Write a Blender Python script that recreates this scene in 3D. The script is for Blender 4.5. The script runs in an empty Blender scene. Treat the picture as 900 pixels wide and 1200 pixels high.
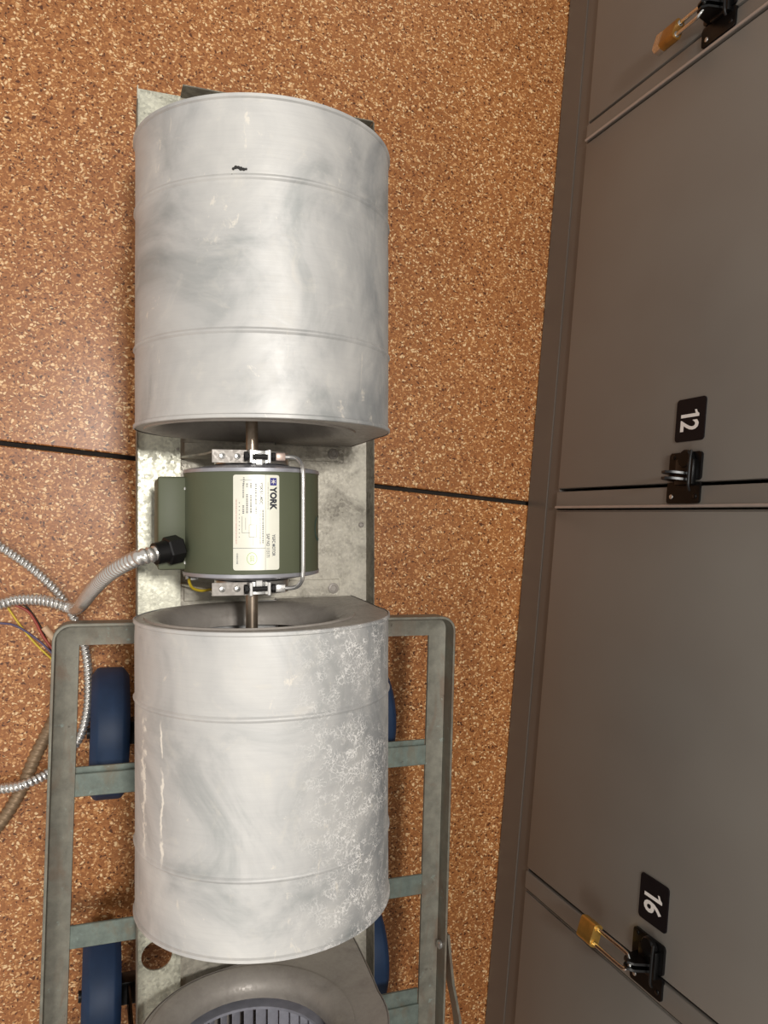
import bpy, bmesh, math, random
from mathutils import Vector, Matrix
random.seed(7)
PI = math.pi
C = bpy.context.scene.collection
sc = bpy.context.scene

# ------------------------------------------------------------------ camera, world, lights, exposure
H = 1.2
TILT = math.atan(340 / 900)
cam_d = bpy.data.cameras.new('camera')
cam_d.sensor_fit = 'VERTICAL'; cam_d.sensor_height = 36; cam_d.lens = 36 * 900 / 1200
cam_d.clip_start = 0.02
cam = bpy.data.objects.new('camera', cam_d); C.objects.link(cam)
cam.location = (0, 0, H)
cam.rotation_euler = (0, -TILT, 0)      # looks down, tilted towards the lockers; image up is +Y
sc.camera = cam
sc.view_settings.view_transform = 'Standard'
sc.view_settings.look = 'None'
sc.view_settings.gamma = 1
sc.view_settings.exposure = -0.08
w = bpy.data.worlds.new('world'); sc.world = w; w.use_nodes = True
bg = w.node_tree.nodes['Background']
bg.inputs[0].default_value = (1.0, 0.965, 0.92, 1); bg.inputs[1].default_value = 0.62


def area(name, loc, sx, sy, power, col, target=None):
    d = bpy.data.lights.new(name, 'AREA'); d.shape = 'RECTANGLE'; d.size = sx; d.size_y = sy
    d.energy = power; d.color = col
    o = bpy.data.objects.new(name, d); C.objects.link(o); o.location = loc
    if target is not None:
        o.rotation_euler = (Vector(target) - Vector(loc)).to_track_quat('-Z', 'Y').to_euler()
    return o


area('ceiling_panel_light', (0.07, 0.33, 2.75), 0.20, 0.24, 38, (1.0, 0.97, 0.93))
area('added_fill_light', (-1.3, -1.6, 2.75), 0.4, 1.2, 22, (1.0, 0.95, 0.88))  # broad weak fill lamp, added to lift the shade; no fixture seen

# ------------------------------------------------------------------ node helpers and materials


def lin(r, g, b):
    f = lambda c: (c / 255 / 12.92) if c / 255 <= 0.04045 else ((c / 255 + 0.055) / 1.055) ** 2.4
    return (f(r), f(g), f(b), 1)


class NT:
    def __init__(s, name):
        s.m = bpy.data.materials.new(name); s.m.use_nodes = True
        s.t = s.m.node_tree; s.b = s.t.nodes['Principled BSDF']
        s.tc = s.n('ShaderNodeTexCoord')

    def n(s, kind, **kw):
        nd = s.t.nodes.new(kind)
        for k, v in kw.items():
            setattr(nd, k, v)
        return nd

    def l(s, a, b):
        s.t.links.new(a, b)

    def coord(s, scale=(1, 1, 1), loc=(0, 0, 0), out='Object'):
        mp = s.n('ShaderNodeMapping'); s.l(s.tc.outputs[out], mp.inputs[0])
        mp.inputs['Scale'].default_value = scale; mp.inputs['Location'].default_value = loc
        return mp.outputs[0]

    def noise(s, vec, scale, detail=4, rough=0.55, dist=0.0):
        nd = s.n('ShaderNodeTexNoise'); s.l(vec, nd.inputs['Vector'])
        nd.inputs['Scale'].default_value = scale; nd.inputs['Detail'].default_value = detail
        nd.inputs['Roughness'].default_value = rough; nd.inputs['Distortion'].default_value = dist
        return nd.outputs['Fac']

    def ramp(s, fac, stops, interp='LINEAR'):
        r = s.n('ShaderNodeValToRGB'); s.l(fac, r.inputs[0]); e = r.color_ramp
        e.interpolation = interp
        while len(e.elements) < len(stops):
            e.elements.new(0.5)
        for el, (p, c) in zip(e.elements, stops):
            el.position = p; el.color = c if len(c) == 4 else (*c, 1)
        return r.outputs[0]

    def g(s, p0, p1, fac):          # 0 at p0, 1 at p1 (either order)
        m = s.n('ShaderNodeMapRange'); s.l(fac, m.inputs[0]); m.clamp = True
        m.inputs[1].default_value = p0; m.inputs[2].default_value = p1
        return m.outputs[0]

    def mix(s, fac, a, b, mode='MIX'):
        m = s.n('ShaderNodeMix', data_type='RGBA', blend_type=mode)
        for i, v in ((0, fac), (6, a), (7, b)):
            if isinstance(v, (int, float)):
                m.inputs[i].default_value = v
            elif isinstance(v, tuple):
                m.inputs[i].default_value = v
            else:
                s.l(v, m.inputs[i])
        return m.outputs[2]

    def math(s, op, a, b=0.5):
        m = s.n('ShaderNodeMath', operation=op)
        for i, v in ((0, a), (1, b)):
            if isinstance(v, (int, float)):
                m.inputs[i].default_value = v
            else:
                s.l(v, m.inputs[i])
        return m.outputs[0]

    def bump(s, h, strength, dist=0.001):
        b = s.n('ShaderNodeBump'); s.l(h, b.inputs['Height'])
        b.inputs['Strength'].default_value = strength; b.inputs['Distance'].default_value = dist
        s.l(b.outputs[0], s.b.inputs['Normal'])

    def set(s, col=None, metal=None, rough=None, spec=None, coat=None):
        for key, v in (('Base Color', col), ('Metallic', metal), ('Roughness', rough), ('Specular IOR Level', spec), ('Coat Weight', coat)):
            if v is None:
                continue
            if isinstance(v, (int, float, tuple)):
                s.b.inputs[key].default_value = v
            else:
                s.l(v, s.b.inputs[key])
        return s.m


def plain(name, col, metal=0.0, rough=0.5, var=0.12, scale=60, spec=0.5, bump=0.0):
    t = NT(name); v = t.coord()
    nz = t.noise(v, scale, 3)
    dark = tuple(c * (1 - var) for c in col[:3]) + (1,)
    light = tuple(min(1, c * (1 + var)) for c in col[:3]) + (1,)
    c = t.ramp(nz, [(0.3, dark), (0.7, light)])
    if bump:
        t.bump(t.noise(v, scale * 6, 3), bump, 0.0006)
    return t.set(c, metal, rough, spec)


def terrazzo():
    t = NT('terrazzo')
    v = t.coord(out='Object')
    wob = t.n('ShaderNodeTexNoise'); t.l(v, wob.inputs['Vector']); wob.inputs['Scale'].default_value = 90
    wob.inputs['Detail'].default_value = 2
    add = t.n('ShaderNodeMix', data_type='RGBA', blend_type='LINEAR_LIGHT'); add.inputs[0].default_value = 0.006
    t.l(v, add.inputs[6]); t.l(wob.outputs['Color'], add.inputs[7])
    vv = add.outputs[2]

    def vor(scale, off):
        mp = t.n('ShaderNodeMapping'); t.l(vv, mp.inputs[0]); mp.inputs['Location'].default_value = off
        mp.inputs['Scale'].default_value = (1, 1.25, 1)
        o = t.n('ShaderNodeTexVoronoi', voronoi_dimensions='2D'); t.l(mp.outputs[0], o.inputs['Vector'])
        o.inputs['Scale'].default_value = scale
        s_ = t.n('ShaderNodeSeparateColor'); t.l(o.outputs['Color'], s_.inputs[0])
        return o.outputs['Distance'], s_.outputs[0], s_.outputs[1]
    d1, r1, g1 = vor(205, (0, 0, 0))
    d2, r2, g2 = vor(330, (3.1, 1.7, 0))
    base = t.ramp(t.noise(vv, 330, 3), [(0.3, lin(142, 86, 44)), (0.7, lin(186, 122, 70))])
    small = t.ramp(r2, [(0, lin(100, 56, 28)), (0.12, lin(154, 98, 54)), (0.5, lin(176, 118, 68)), (0.78, lin(214, 160, 104)), (0.94, lin(240, 204, 152))], 'CONSTANT')
    c = t.mix(t.g(0.50, 0.34, d2), base, small)
    big = t.ramp(r1, [(0, lin(92, 52, 28)), (0.10, lin(158, 100, 54)), (0.40, lin(190, 130, 76)), (0.62, lin(222, 170, 116)), (0.84, lin(244, 208, 158))], 'CONSTANT')
    c = t.mix(t.math('MULTIPLY', t.g(0.48, 0.30, d1), t.math('GREATER_THAN', g1, 0.42)), c, big)
    # broad tone drift and trodden dirt
    n3 = t.noise(v, 2.2, 4)
    c = t.mix(t.math('MULTIPLY', t.g(0.42, 0.75, n3), 0.30), c, lin(150, 112, 72), 'MULTIPLY')
    t.bump(t.noise(vv, 300, 2), 0.08, 0.0005)
    return t.set(c, 0.0, t.ramp(n3, [(0.3, (0.34,) * 3), (0.7, (0.48,) * 3)]), 0.4)


def galv_drum(name, seed, crust=0.0, grime=0.0, tone=(196, 190, 182)):
    """Dull galvanised sheet: cloudy zinc bloom, brushed grain, scuffs; crust adds a flaky white deposit on one flank."""
    t = NT(name)
    v = t.coord(loc=(seed, seed * 1.7, seed * 0.3))
    ob = t.tc.outputs['Object']
    sep = t.n('ShaderNodeSeparateXYZ'); t.l(ob, sep.inputs[0])
    brushed = t.noise(t.coord(scale=(18, 420, 18), loc=(seed, 0, 0)), 1.0, 5, 0.7)
    cloud = t.noise(v, 9, 6, 0.6, 1.2)
    cloud2 = t.noise(v, 32, 5, 0.65, 0.8)
    c = t.ramp(cloud, [(0.30, lin(tone[0] - 30, tone[1] - 27, tone[2] - 26)), (0.5, lin(*tone)), (0.72, lin(tone[0] + 14, tone[1] + 13, tone[2] + 11))])
    c = t.mix(t.math('MULTIPLY', t.g(0.56, 0.7, cloud2), 0.28), c, lin(226, 220, 208))
    c = t.mix(t.math('MULTIPLY', t.g(0.45, 0.75, brushed), 0.10), c, lin(140, 138, 136))
    met = t.ramp(cloud, [(0.3, (0.42,) * 3), (0.7, (0.28,) * 3)])
    rough = t.ramp(cloud2, [(0.3, (0.50,) * 3), (0.7, (0.64,) * 3)])
    hsum = t.math('MULTIPLY', brushed, 0.35)
    # darker oxidised streaks on the far flank
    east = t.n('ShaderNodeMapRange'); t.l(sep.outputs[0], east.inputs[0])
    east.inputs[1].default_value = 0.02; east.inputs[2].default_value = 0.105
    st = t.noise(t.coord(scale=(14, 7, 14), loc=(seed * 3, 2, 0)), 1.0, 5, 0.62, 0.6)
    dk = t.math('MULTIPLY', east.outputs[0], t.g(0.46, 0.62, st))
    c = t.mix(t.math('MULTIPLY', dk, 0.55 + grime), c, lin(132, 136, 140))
    if crust:
        e2 = t.n('ShaderNodeMapRange'); t.l(sep.outputs[0], e2.inputs[0])
        e2.inputs[1].default_value = -0.005; e2.inputs[2].default_value = 0.06
        wn = t.noise(v, 11, 4, 0.6, 0.5)
        region = t.math('MULTIPLY', e2.outputs[0], t.g(0.36, 0.5, wn))
        vor = t.n('ShaderNodeTexVoronoi', feature='DISTANCE_TO_EDGE')
        wv = t.n('ShaderNodeTexNoise'); t.l(v, wv.inputs['Vector']); wv.inputs['Scale'].default_value = 55; wv.inputs['Detail'].default_value = 4
        ad = t.n('ShaderNodeMix', data_type='RGBA', blend_type='LINEAR_LIGHT'); ad.inputs[0].default_value = 0.02
        t.l(v, ad.inputs[6]); t.l(wv.outputs['Color'], ad.inputs[7]); t.l(ad.outputs[2], vor.inputs['Vector'])
        vor.inputs['Scale'].default_value = 190
        fl = t.g(0.10, 0.02, vor.outputs['Distance'])
        flake = t.math('MULTIPLY', t.math('MULTIPLY', fl, region), t.g(0.42, 0.56, t.noise(v, 70, 3)))
        c = t.mix(t.math('MULTIPLY', flake, crust), c, lin(244, 241, 236))
        hsum = t.math('ADD', hsum, t.math('MULTIPLY', flake, 1.2))
        met = t.mix(flake, met, (0.05, 0.05, 0.05, 1))
        # long pale scrape down the near flank
        wig = t.noise(t.coord(scale=(1, 1, 1), loc=(0, 1.3, 0)), 26, 4, 0.7)
        wig2 = t.noise(t.coord(scale=(1, 1, 1), loc=(2, 0.3, 0)), 90, 4, 0.7)

        def scrape(x0, wob, nz, wide):
            a_ = t.n('ShaderNodeMath', operation='ABSOLUTE')
            t.l(t.math('ADD', t.math('ADD', sep.outputs[0], t.math('MULTIPLY', t.math('SUBTRACT', nz, 0.5), wob)), x0), a_.inputs[0])
            return t.g(wide, wide * 0.4, a_.outputs[0])
        line = t.math('MAXIMUM', scrape(0.1235, 0.010, wig2, 0.0014), scrape(0.1100, 0.009, wig, 0.0011))
        line = t.math('MULTIPLY', line, t.g(0.36, 0.5, t.noise(t.coord(loc=(5, 5, 5)), 60, 3)))
        ylim = t.n('ShaderNodeMapRange'); t.l(sep.outputs[1], ylim.inputs[0]); ylim.inputs[1].default_value = 0.062; ylim.inputs[2].default_value = 0.05
        ylim2 = t.n('ShaderNodeMapRange'); t.l(sep.outputs[1], ylim2.inputs[0]); ylim2.inputs[1].default_value = -0.075; ylim2.inputs[2].default_value = -0.06
        sc_ = t.math('MULTIPLY', t.math('MULTIPLY', line, ylim.outputs[0]), ylim2.outputs[0])
        c = t.mix(sc_, c, lin(240, 234, 222))
        met = t.mix(sc_, met, (0.1, 0.1, 0.1, 1))
    # random pale scuffs
    sc2 = t.noise(t.coord(scale=(1.0, 0.45, 1.0), loc=(seed * 5, 0, 4)), 38, 5, 0.72, 1.5)
    sf = t.g(0.64, 0.70, sc2)
    c = t.mix(t.math('MULTIPLY', sf, 0.55), c, lin(236, 228, 214))
    t.bump(hsum, 0.22, 0.0012)
    return t.set(c, met, rough, 0.5)


def galv(name, tone=(176, 170, 158), rough=0.42, metal=0.6, spangle=0.35, seed=0, con=1.0):
    t = NT(name); v = t.coord(loc=(seed, seed, seed))
    vor = t.n('ShaderNodeTexVoronoi'); t.l(v, vor.inputs['Vector']); vor.inputs['Scale'].default_value = 330
    s_ = t.n('ShaderNodeSeparateColor'); t.l(vor.outputs['Color'], s_.inputs[0])
    cl = t.noise(v, 24, 5, 0.62, 0.6)
    c = t.ramp(cl, [(0.32, lin(tone[0] - 48 * con, tone[1] - 48 * con, tone[2] - 46 * con)), (0.52, lin(*tone)), (0.72, lin(tone[0] + 24 * con, tone[1] + 24 * con, tone[2] + 22 * con))])
    c = t.mix(t.math('MULTIPLY', s_.outputs[0], spangle), c, lin(tone[0] + 44, tone[1] + 44, tone[2] + 38))
    t.bump(t.noise(v, 240, 3), 0.2, 0.0008)
    return t.set(c, metal, t.ramp(s_.outputs[1], [(0, (rough - 0.1,) * 3), (1, (rough + 0.12,) * 3)]), 0.5)


def patina(name, col, rust):
    t = NT(name); v = t.coord()
    a = t.noise(t.coord(scale=(1, 0.35, 1)), 26, 6, 0.65, 0.8)
    b = t.noise(v, 60, 5, 0.7)
    c = t.ramp(b, [(0.3, tuple(x * 0.72 for x in col[:3]) + (1,)), (0.7, tuple(min(1, x * 1.2) for x in col[:3]) + (1,))])
    c = t.mix(t.math('MULTIPLY', t.g(0.50, 0.63, a), 0.7), c, rust)
    c = t.mix(t.math('MULTIPLY', t.g(0.64, 0.72, t.noise(v, 95, 4, 0.7)), 0.6), c, lin(150, 165, 158))
    c = t.mix(t.math('MULTIPLY', t.g(0.66, 0.75, t.noise(v, 40, 4, 0.7, 1)), 0.7), c, lin(62, 52, 44))
    t.bump(b, 0.2, 0.001)
    return t.set(c, 0.35, t.ramp(b, [(0.3, (0.42,) * 3), (0.7, (0.6,) * 3)]), 0.4)


def locker_paint():
    t = NT('locker_paint'); v = t.coord()
    n1 = t.noise(v, 3.0, 3)
    c = t.ramp(n1, [(0.3, lin(116, 110, 103)), (0.7, lin(124, 120, 113))])
    t.bump(t.noise(v, 420, 2), 0.06, 0.0004)
    return t.set(c, 0.0, t.ramp(n1, [(0.3, (0.30,) * 3), (0.7, (0.36,) * 3)]), 0.45)


M = dict(
    terrazzo=terrazzo(),
    screed=plain('dark_joint', lin(38, 32, 26), 0, 0.85, 0.3, 80),
    paint=locker_paint(),
    plinth=plain('locker_plinth_paint', lin(96, 88, 80), 0, 0.34, 0.06, 6),
    seam_highlight=plain('seam_highlight_tone', lin(176, 166, 158), 0.4, 0.35, 0.05),  # pale tone that carries the glint on the locker seams
    gap=plain('locker_inside', lin(26, 22, 20), 0, 0.8),
    black=plain('black_enamel', lin(10, 9, 9), 0.0, 0.3, 0.2, 60, 0.35),
    blackp=plain('black_plastic', lin(18, 17, 17), 0, 0.42, 0.2, 60, 0.35),
    plate=plain('number_plate_black', lin(18, 14, 17), 0, 0.5, 0.1, 60, 0.2),
    white=plain('numeral_white', lin(226, 220, 214), 0, 0.5, 0.03),
    brass=plain('brass', lin(222, 176, 92), 0.85, 0.3, 0.15),
    amber=plain('tarnished_brass', lin(158, 112, 52), 0.6, 0.34, 0.2),
    chrome=plain('chrome', lin(222, 222, 220), 1.0, 0.14, 0.04),
    zinc=plain('zinc_plate', lin(205, 204, 200), 0.85, 0.28, 0.10, 90),
    steel=plain('turned_shaft_steel', lin(176, 160, 142), 0.9, 0.28, 0.15, 120),
    rod=plain('bright_rod', lin(232, 230, 226), 0.75, 0.25, 0.04),
    olive=plain('olive_motor_enamel', lin(90, 94, 74), 0, 0.5, 0.05, 20, 0.3, 0.05),
    silver=plain('cast_aluminium', lin(178, 178, 184), 0.6, 0.4, 0.08),
    label=plain('nameplate_foil', lin(232, 230, 214), 0.1, 0.35, 0.03, 30),
    ink=plain('print_black', lin(34, 36, 48), 0, 0.6, 0.05),
    inkgrey=plain('print_grey', lin(96, 98, 104), 0, 0.6, 0.05),
    inkblue=plain('print_blue', lin(54, 52, 128), 0, 0.6, 0.05),
    inkred=plain('print_red', lin(196, 112, 104), 0, 0.6, 0.05),
    inkgreen=plain('print_green', lin(150, 190, 84), 0, 0.6, 0.05),
    teal=plain('teal_marker', lin(52, 92, 88), 0, 0.6, 0.2),
    drum_a=galv_drum('galvanised_sheet_clouded', 1.3, 0.0, 0.2, (192, 191, 188)),
    drum_b=galv_drum('galvanised_sheet_crusted', 4.1, 1.0, 0.15, (198, 197, 194)),
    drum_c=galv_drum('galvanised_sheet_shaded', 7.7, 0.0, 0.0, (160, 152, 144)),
    endcap=galv('galvanised_end_sheet', (164, 157, 149), 0.5, 0.2, 0.06, 3, 0.3),
    deck=galv('galvanised_deck', (176, 170, 157), 0.48, 0.4, 0.3, 5),
    strip=galv('galvanised_strip', (186, 184, 168), 0.40, 0.45, 0.5, 9),
    flange=galv('dull_flange', (118, 112, 100), 0.5, 0.4, 0.1, 2),
    blade=plain('blade_steel', lin(176, 176, 186), 0.3, 0.45, 0.15),
    dark=plain('dark_rubber', lin(34, 32, 30), 0, 0.7, 0.2),
    frame=patina('worn_angle_iron', lin(128, 125, 113), lin(122, 104, 88)),
    rung=patina('worn_flat_bar', lin(118, 128, 120), lin(122, 112, 94)),
    blue=plain('blue_wheel_rubber', lin(32, 53, 82), 0, 0.55, 0.12, 40, 0.4),
    conduit=plain('conduit_steel', lin(210, 206, 200), 0.78, 0.27, 0.06),
    conduit_old=plain('dusty_conduit', lin(142, 118, 92), 0.4, 0.5, 0.15),
    yellow=plain('yellow_insulation', lin(214, 184, 52), 0, 0.4, 0.05),
    red=plain('red_insulation', lin(156, 66, 50), 0, 0.45, 0.08),
    purple=plain('violet_insulation', lin(84, 74, 104), 0, 0.45, 0.08),
    tan=plain('tan_sleeve', lin(206, 172, 138), 0, 0.5, 0.08),
    sleeve=plain('pinkish_sleeve', lin(190, 168, 156), 0.5, 0.4, 0.1),
)

# ------------------------------------------------------------------ mesh helpers


def tag(o, label=None, cat=None, group=None, kind=None):
    if label: o['label'] = label
    if cat: o['category'] = cat
    if group: o['group'] = group
    if kind: o['kind'] = kind
    return o


def empty(name, loc=(0, 0, 0), rz=0.0, parent=None):
    o = bpy.data.objects.new(name, None); C.objects.link(o)
    o.location = loc; o.rotation_euler = (0, 0, rz); o.empty_display_size = 0.05
    if parent: o.parent = parent
    return o


def link(name, me, mats, parent=None, loc=(0, 0, 0), smooth=35):
    if not isinstance(mats, (list, tuple)): mats = [mats]
    if not me.materials:
        for m in mats: me.materials.append(m)
    if smooth:
        me.polygons.foreach_set('use_smooth', [True] * len(me.polygons))
        me.set_sharp_from_angle(angle=math.radians(smooth))
    o = bpy.data.objects.new(name, me); C.objects.link(o); o.location = loc
    if parent: o.parent = parent
    return o


class MB:
    """collects geometry, builds one mesh object"""
    def __init__(s): s.v = []; s.f = []; s.mi = []

    def add(s, vs, fs, mi=0):
        b = len(s.v); s.v += [tuple(x) for x in vs]; s.f += [tuple(i + b for i in f) for f in fs]; s.mi += [mi] * len(fs)
        return s

    def bm(s, bm, mi=0, mat=None):
        bm.verts.ensure_lookup_table(); bm.verts.index_update()
        vs = [(mat @ v.co if mat else v.co) for v in bm.verts]
        s.add(vs, [[v.index for v in f.verts] for f in bm.faces], mi); bm.free(); return s

    def box(s, x0, x1, y0, y1, z0, z1, bev=0.0, mi=0, mat=None, seg=2):
        bm = bmesh.new()
        bmesh.ops.create_cube(bm, size=1, matrix=Matrix.Translation(((x0 + x1) / 2, (y0 + y1) / 2, (z0 + z1) / 2)) @ Matrix.Diagonal((abs(x1 - x0), abs(y1 - y0), abs(z1 - z0), 1)))
        if bev: bmesh.ops.bevel(bm, geom=bm.edges[:] , offset=bev, segments=seg, affect='EDGES', profile=0.5)
        return s.bm(bm, mi, mat)

    def cyl(s, p, q, r, n=20, r2=None, mi=0, cap=True, bev=0.0):
        p, q = Vector(p), Vector(q); d = (q - p); L = d.length; d.normalize()
        prof = [(0, r), (L, r if r2 is None else r2)]
        if bev:
            prof = [(0, r - bev), (bev, r), (L - bev, prof[1][1]), (L, prof[1][1] - bev)]
        return s.rev(p, d, prof, n, mi, cap)

    def rev(s, p, d, prof, n=24, mi=0, cap=False):
        """revolve profile [(height, radius)] about the axis p,d"""
        p, d = Vector(p), Vector(d).normalized()
        a = d.orthogonal().normalized(); b = d.cross(a)
        vs = []; fs = []
        for h, r in prof:
            for k in range(n):
                t = 2 * PI * k / n
                vs.append(p + d * h + (a * math.cos(t) + b * math.sin(t)) * r)
        for i in range(len(prof) - 1):
            for k in range(n):
                k2 = (k + 1) % n
                fs.append((i * n + k, i * n + k2, (i + 1) * n + k2, (i + 1) * n + k))
        if cap:
            fs.append(tuple(range(n - 1, -1, -1))); fs.append(tuple((len(prof) - 1) * n + k for k in range(n)))
        return s.add(vs, fs, mi)

    def prism(s, pts, axis, a, b, mi=0):
        """extrude 2-D outline along axis (0,1,2) from a to b"""
        def P(u, v, h):
            return {0: (h, u, v), 1: (u, h, v), 2: (u, v, h)}[axis]
        n = len(pts)
        vs = [P(u, v, a) for u, v in pts] + [P(u, v, b) for u, v in pts]
        fs = [tuple(range(n)), tuple(range(2 * n - 1, n - 1, -1))]
        fs += [(i, i + n, (i + 1) % n + n, (i + 1) % n) for i in range(n)]
        return s.add(vs, fs, mi)

    def build(s, name, mats, parent=None, off=(0, 0, 0), smooth=35, loc=(0, 0, 0)):
        me = bpy.data.meshes.new(name)
        me.from_pydata([(x - off[0], y - off[1], z - off[2]) for x, y, z in s.v], [], s.f)
        if not isinstance(mats, (list, tuple)): mats = [mats]
        for m in mats: me.materials.append(m)
        if len(mats) > 1: me.polygons.foreach_set('material_index', s.mi)
        bm = bmesh.new(); bm.from_mesh(me); bmesh.ops.recalc_face_normals(bm, faces=bm.faces[:]); bm.to_mesh(me); bm.free()
        return link(name, me, mats, parent, loc, smooth)


def spline(pts, step):
    """Catmull-Rom through pts, resampled at about `step`"""
    P = [Vector(p) for p in pts]; P = [P[0] * 2 - P[1]] + P + [P[-1] * 2 - P[-2]]
    dense = []
    for i in range(1, len(P) - 2):
        for k in range(24):
            t = k / 24; a, b, c, d = P[i - 1:i + 3]
            dense.append(0.5 * ((2 * b) + (-a + c) * t + (2 * a - 5 * b + 4 * c - d) * t * t + (-a + 3 * b - 3 * c + d) * t ** 3))
    dense.append(P[-2])
    out = [dense[0]]; acc = 0.0
    for i in range(1, len(dense)):
        a = dense[i - 1]; seg = (dense[i] - a).length
        if seg < 1e-9: continue
        while acc + seg >= step:
            u = (step - acc) / seg; a = a.lerp(dense[i], u); out.append(a.copy()); seg = (dense[i] - a).length; acc = 0.0
            if seg < 1e-9: break
        acc += seg
    out.append(dense[-1])
    return out


def tube(mb, pts, r, n=8, step=0.004, pitch=0, amp=0, mi=0):
    L = spline(pts, step)
    T = [(L[min(i + 1, len(L) - 1)] - L[max(i - 1, 0)]).normalized() for i in range(len(L))]
    a = T[0].orthogonal().normalized(); vs = []; fs = []; dist = 0
    for i, p in enumerate(L):
        a = (a - T[i] * a.dot(T[i])).normalized(); b = T[i].cross(a)
        if i: dist += (p - L[i - 1]).length
        for k in range(n):
            t = 2 * PI * k / n; rr = r
            if pitch:
                ph = (dist / pitch - k / n) % 1.0
                rr = r - amp * (1 - math.sin(PI * ph) ** 0.7)
            vs.append(p + (a * math.cos(t) + b * math.sin(t)) * rr)
    for i in range(len(L) - 1):
        for k in range(n):
            k2 = (k + 1) % n; fs.append((i * n + k, i * n + k2, (i + 1) * n + k2, (i + 1) * n + k))
    fs.append(tuple(range(n - 1, -1, -1))); fs.append(tuple((len(L) - 1) * n + k for k in range(n)))
    mb.add(vs, fs, mi); return mb


def text_mesh(s, x0, x1, y0, y1, bold=0.0):
    """flat lettering scaled to fill the box: list of verts (x, y) and faces"""
    cu = bpy.data.curves.new('lettering', 'FONT'); cu.body = s; cu.offset = bold; cu.resolution_u = 3; cu.fill_mode = 'FRONT'
    o = bpy.data.objects.new('lettering', cu); C.objects.link(o)
    bpy.context.view_layer.update()
    me = o.to_mesh()
    vs = [v.co.copy() for v in me.vertices]; fs = [tuple(p.vertices) for p in me.polygons]
    o.to_mesh_clear(); bpy.data.objects.remove(o); bpy.data.curves.remove(cu)
    ax, bx = min(v.x for v in vs), max(v.x for v in vs); ay, by = min(v.y for v in vs), max(v.y for v in vs)
    vs = [(x0 + (v.x - ax) / (bx - ax) * (x1 - x0), y0 + (v.y - ay) / (by - ay) * (y1 - y0)) for v in vs]
    return vs, fs


# ------------------------------------------------------------------ setting: floor slabs, running square to the lockers
RZ = -math.radians(5.47)
O = (0.724, 0, 0)                                  # foot of the locker fronts
fm = MB(); fm.box(-3.7, 1.3, -3.6, 3.7, -0.06, -0.012)
floor = fm.build('floor', M['screed']); floor.location = O; floor.rotation_euler = (0, 0, RZ)
tag(floor, 'speckled orange brown terrazzo slab floor', None, None, 'structure')
JY = [-3.6, -2.39, -1.185, 0.016, 1.22, 2.43, 3.7]
JX = [-3.7, -2.45, -1.25, 0.03, 1.3]
for i in range(len(JX) - 1):
    for j in range(len(JY) - 1):
        b = MB(); g = 0.0038
        b.box(-(JX[i + 1] - JX[i]) / 2 + g, (JX[i + 1] - JX[i]) / 2 - g, -(JY[j + 1] - JY[j]) / 2 + g, (JY[j + 1] - JY[j]) / 2 - g, -0.03, 0, 0.0016, seg=1)
        s_ = b.build('slab', M['terrazzo'], floor, loc=((JX[i] + JX[i + 1]) / 2, (JY[j] + JY[j + 1]) / 2, 0))

# ------------------------------------------------------------------ lockers (local: x into the wall, y along the row, z up)
PITCH = 0.627


def rounded_rect(w_, h_, r, n=5):
    pts = []
    for cx, cy, a0 in ((w_ / 2 - r, h_ / 2 - r, 0), (-w_ / 2 + r, h_ / 2 - r, 90), (-w_ / 2 + r, -h_ / 2 + r, 180), (w_ / 2 - r, -h_ / 2 + r, 270)):
        for k in range(n + 1):
            a = math.radians(a0 + 90 * k / n); pts.append((cx + r * math.cos(a), cy + r * math.sin(a)))
    return pts


def plate_yz(mb, yc, zc, w_, h_, r, x0, x1, mi=0):
    return mb.prism([(yc + a, zc + b) for a, b in rounded_rect(w_, h_, r)], 0, x0, x1, mi)


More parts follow.
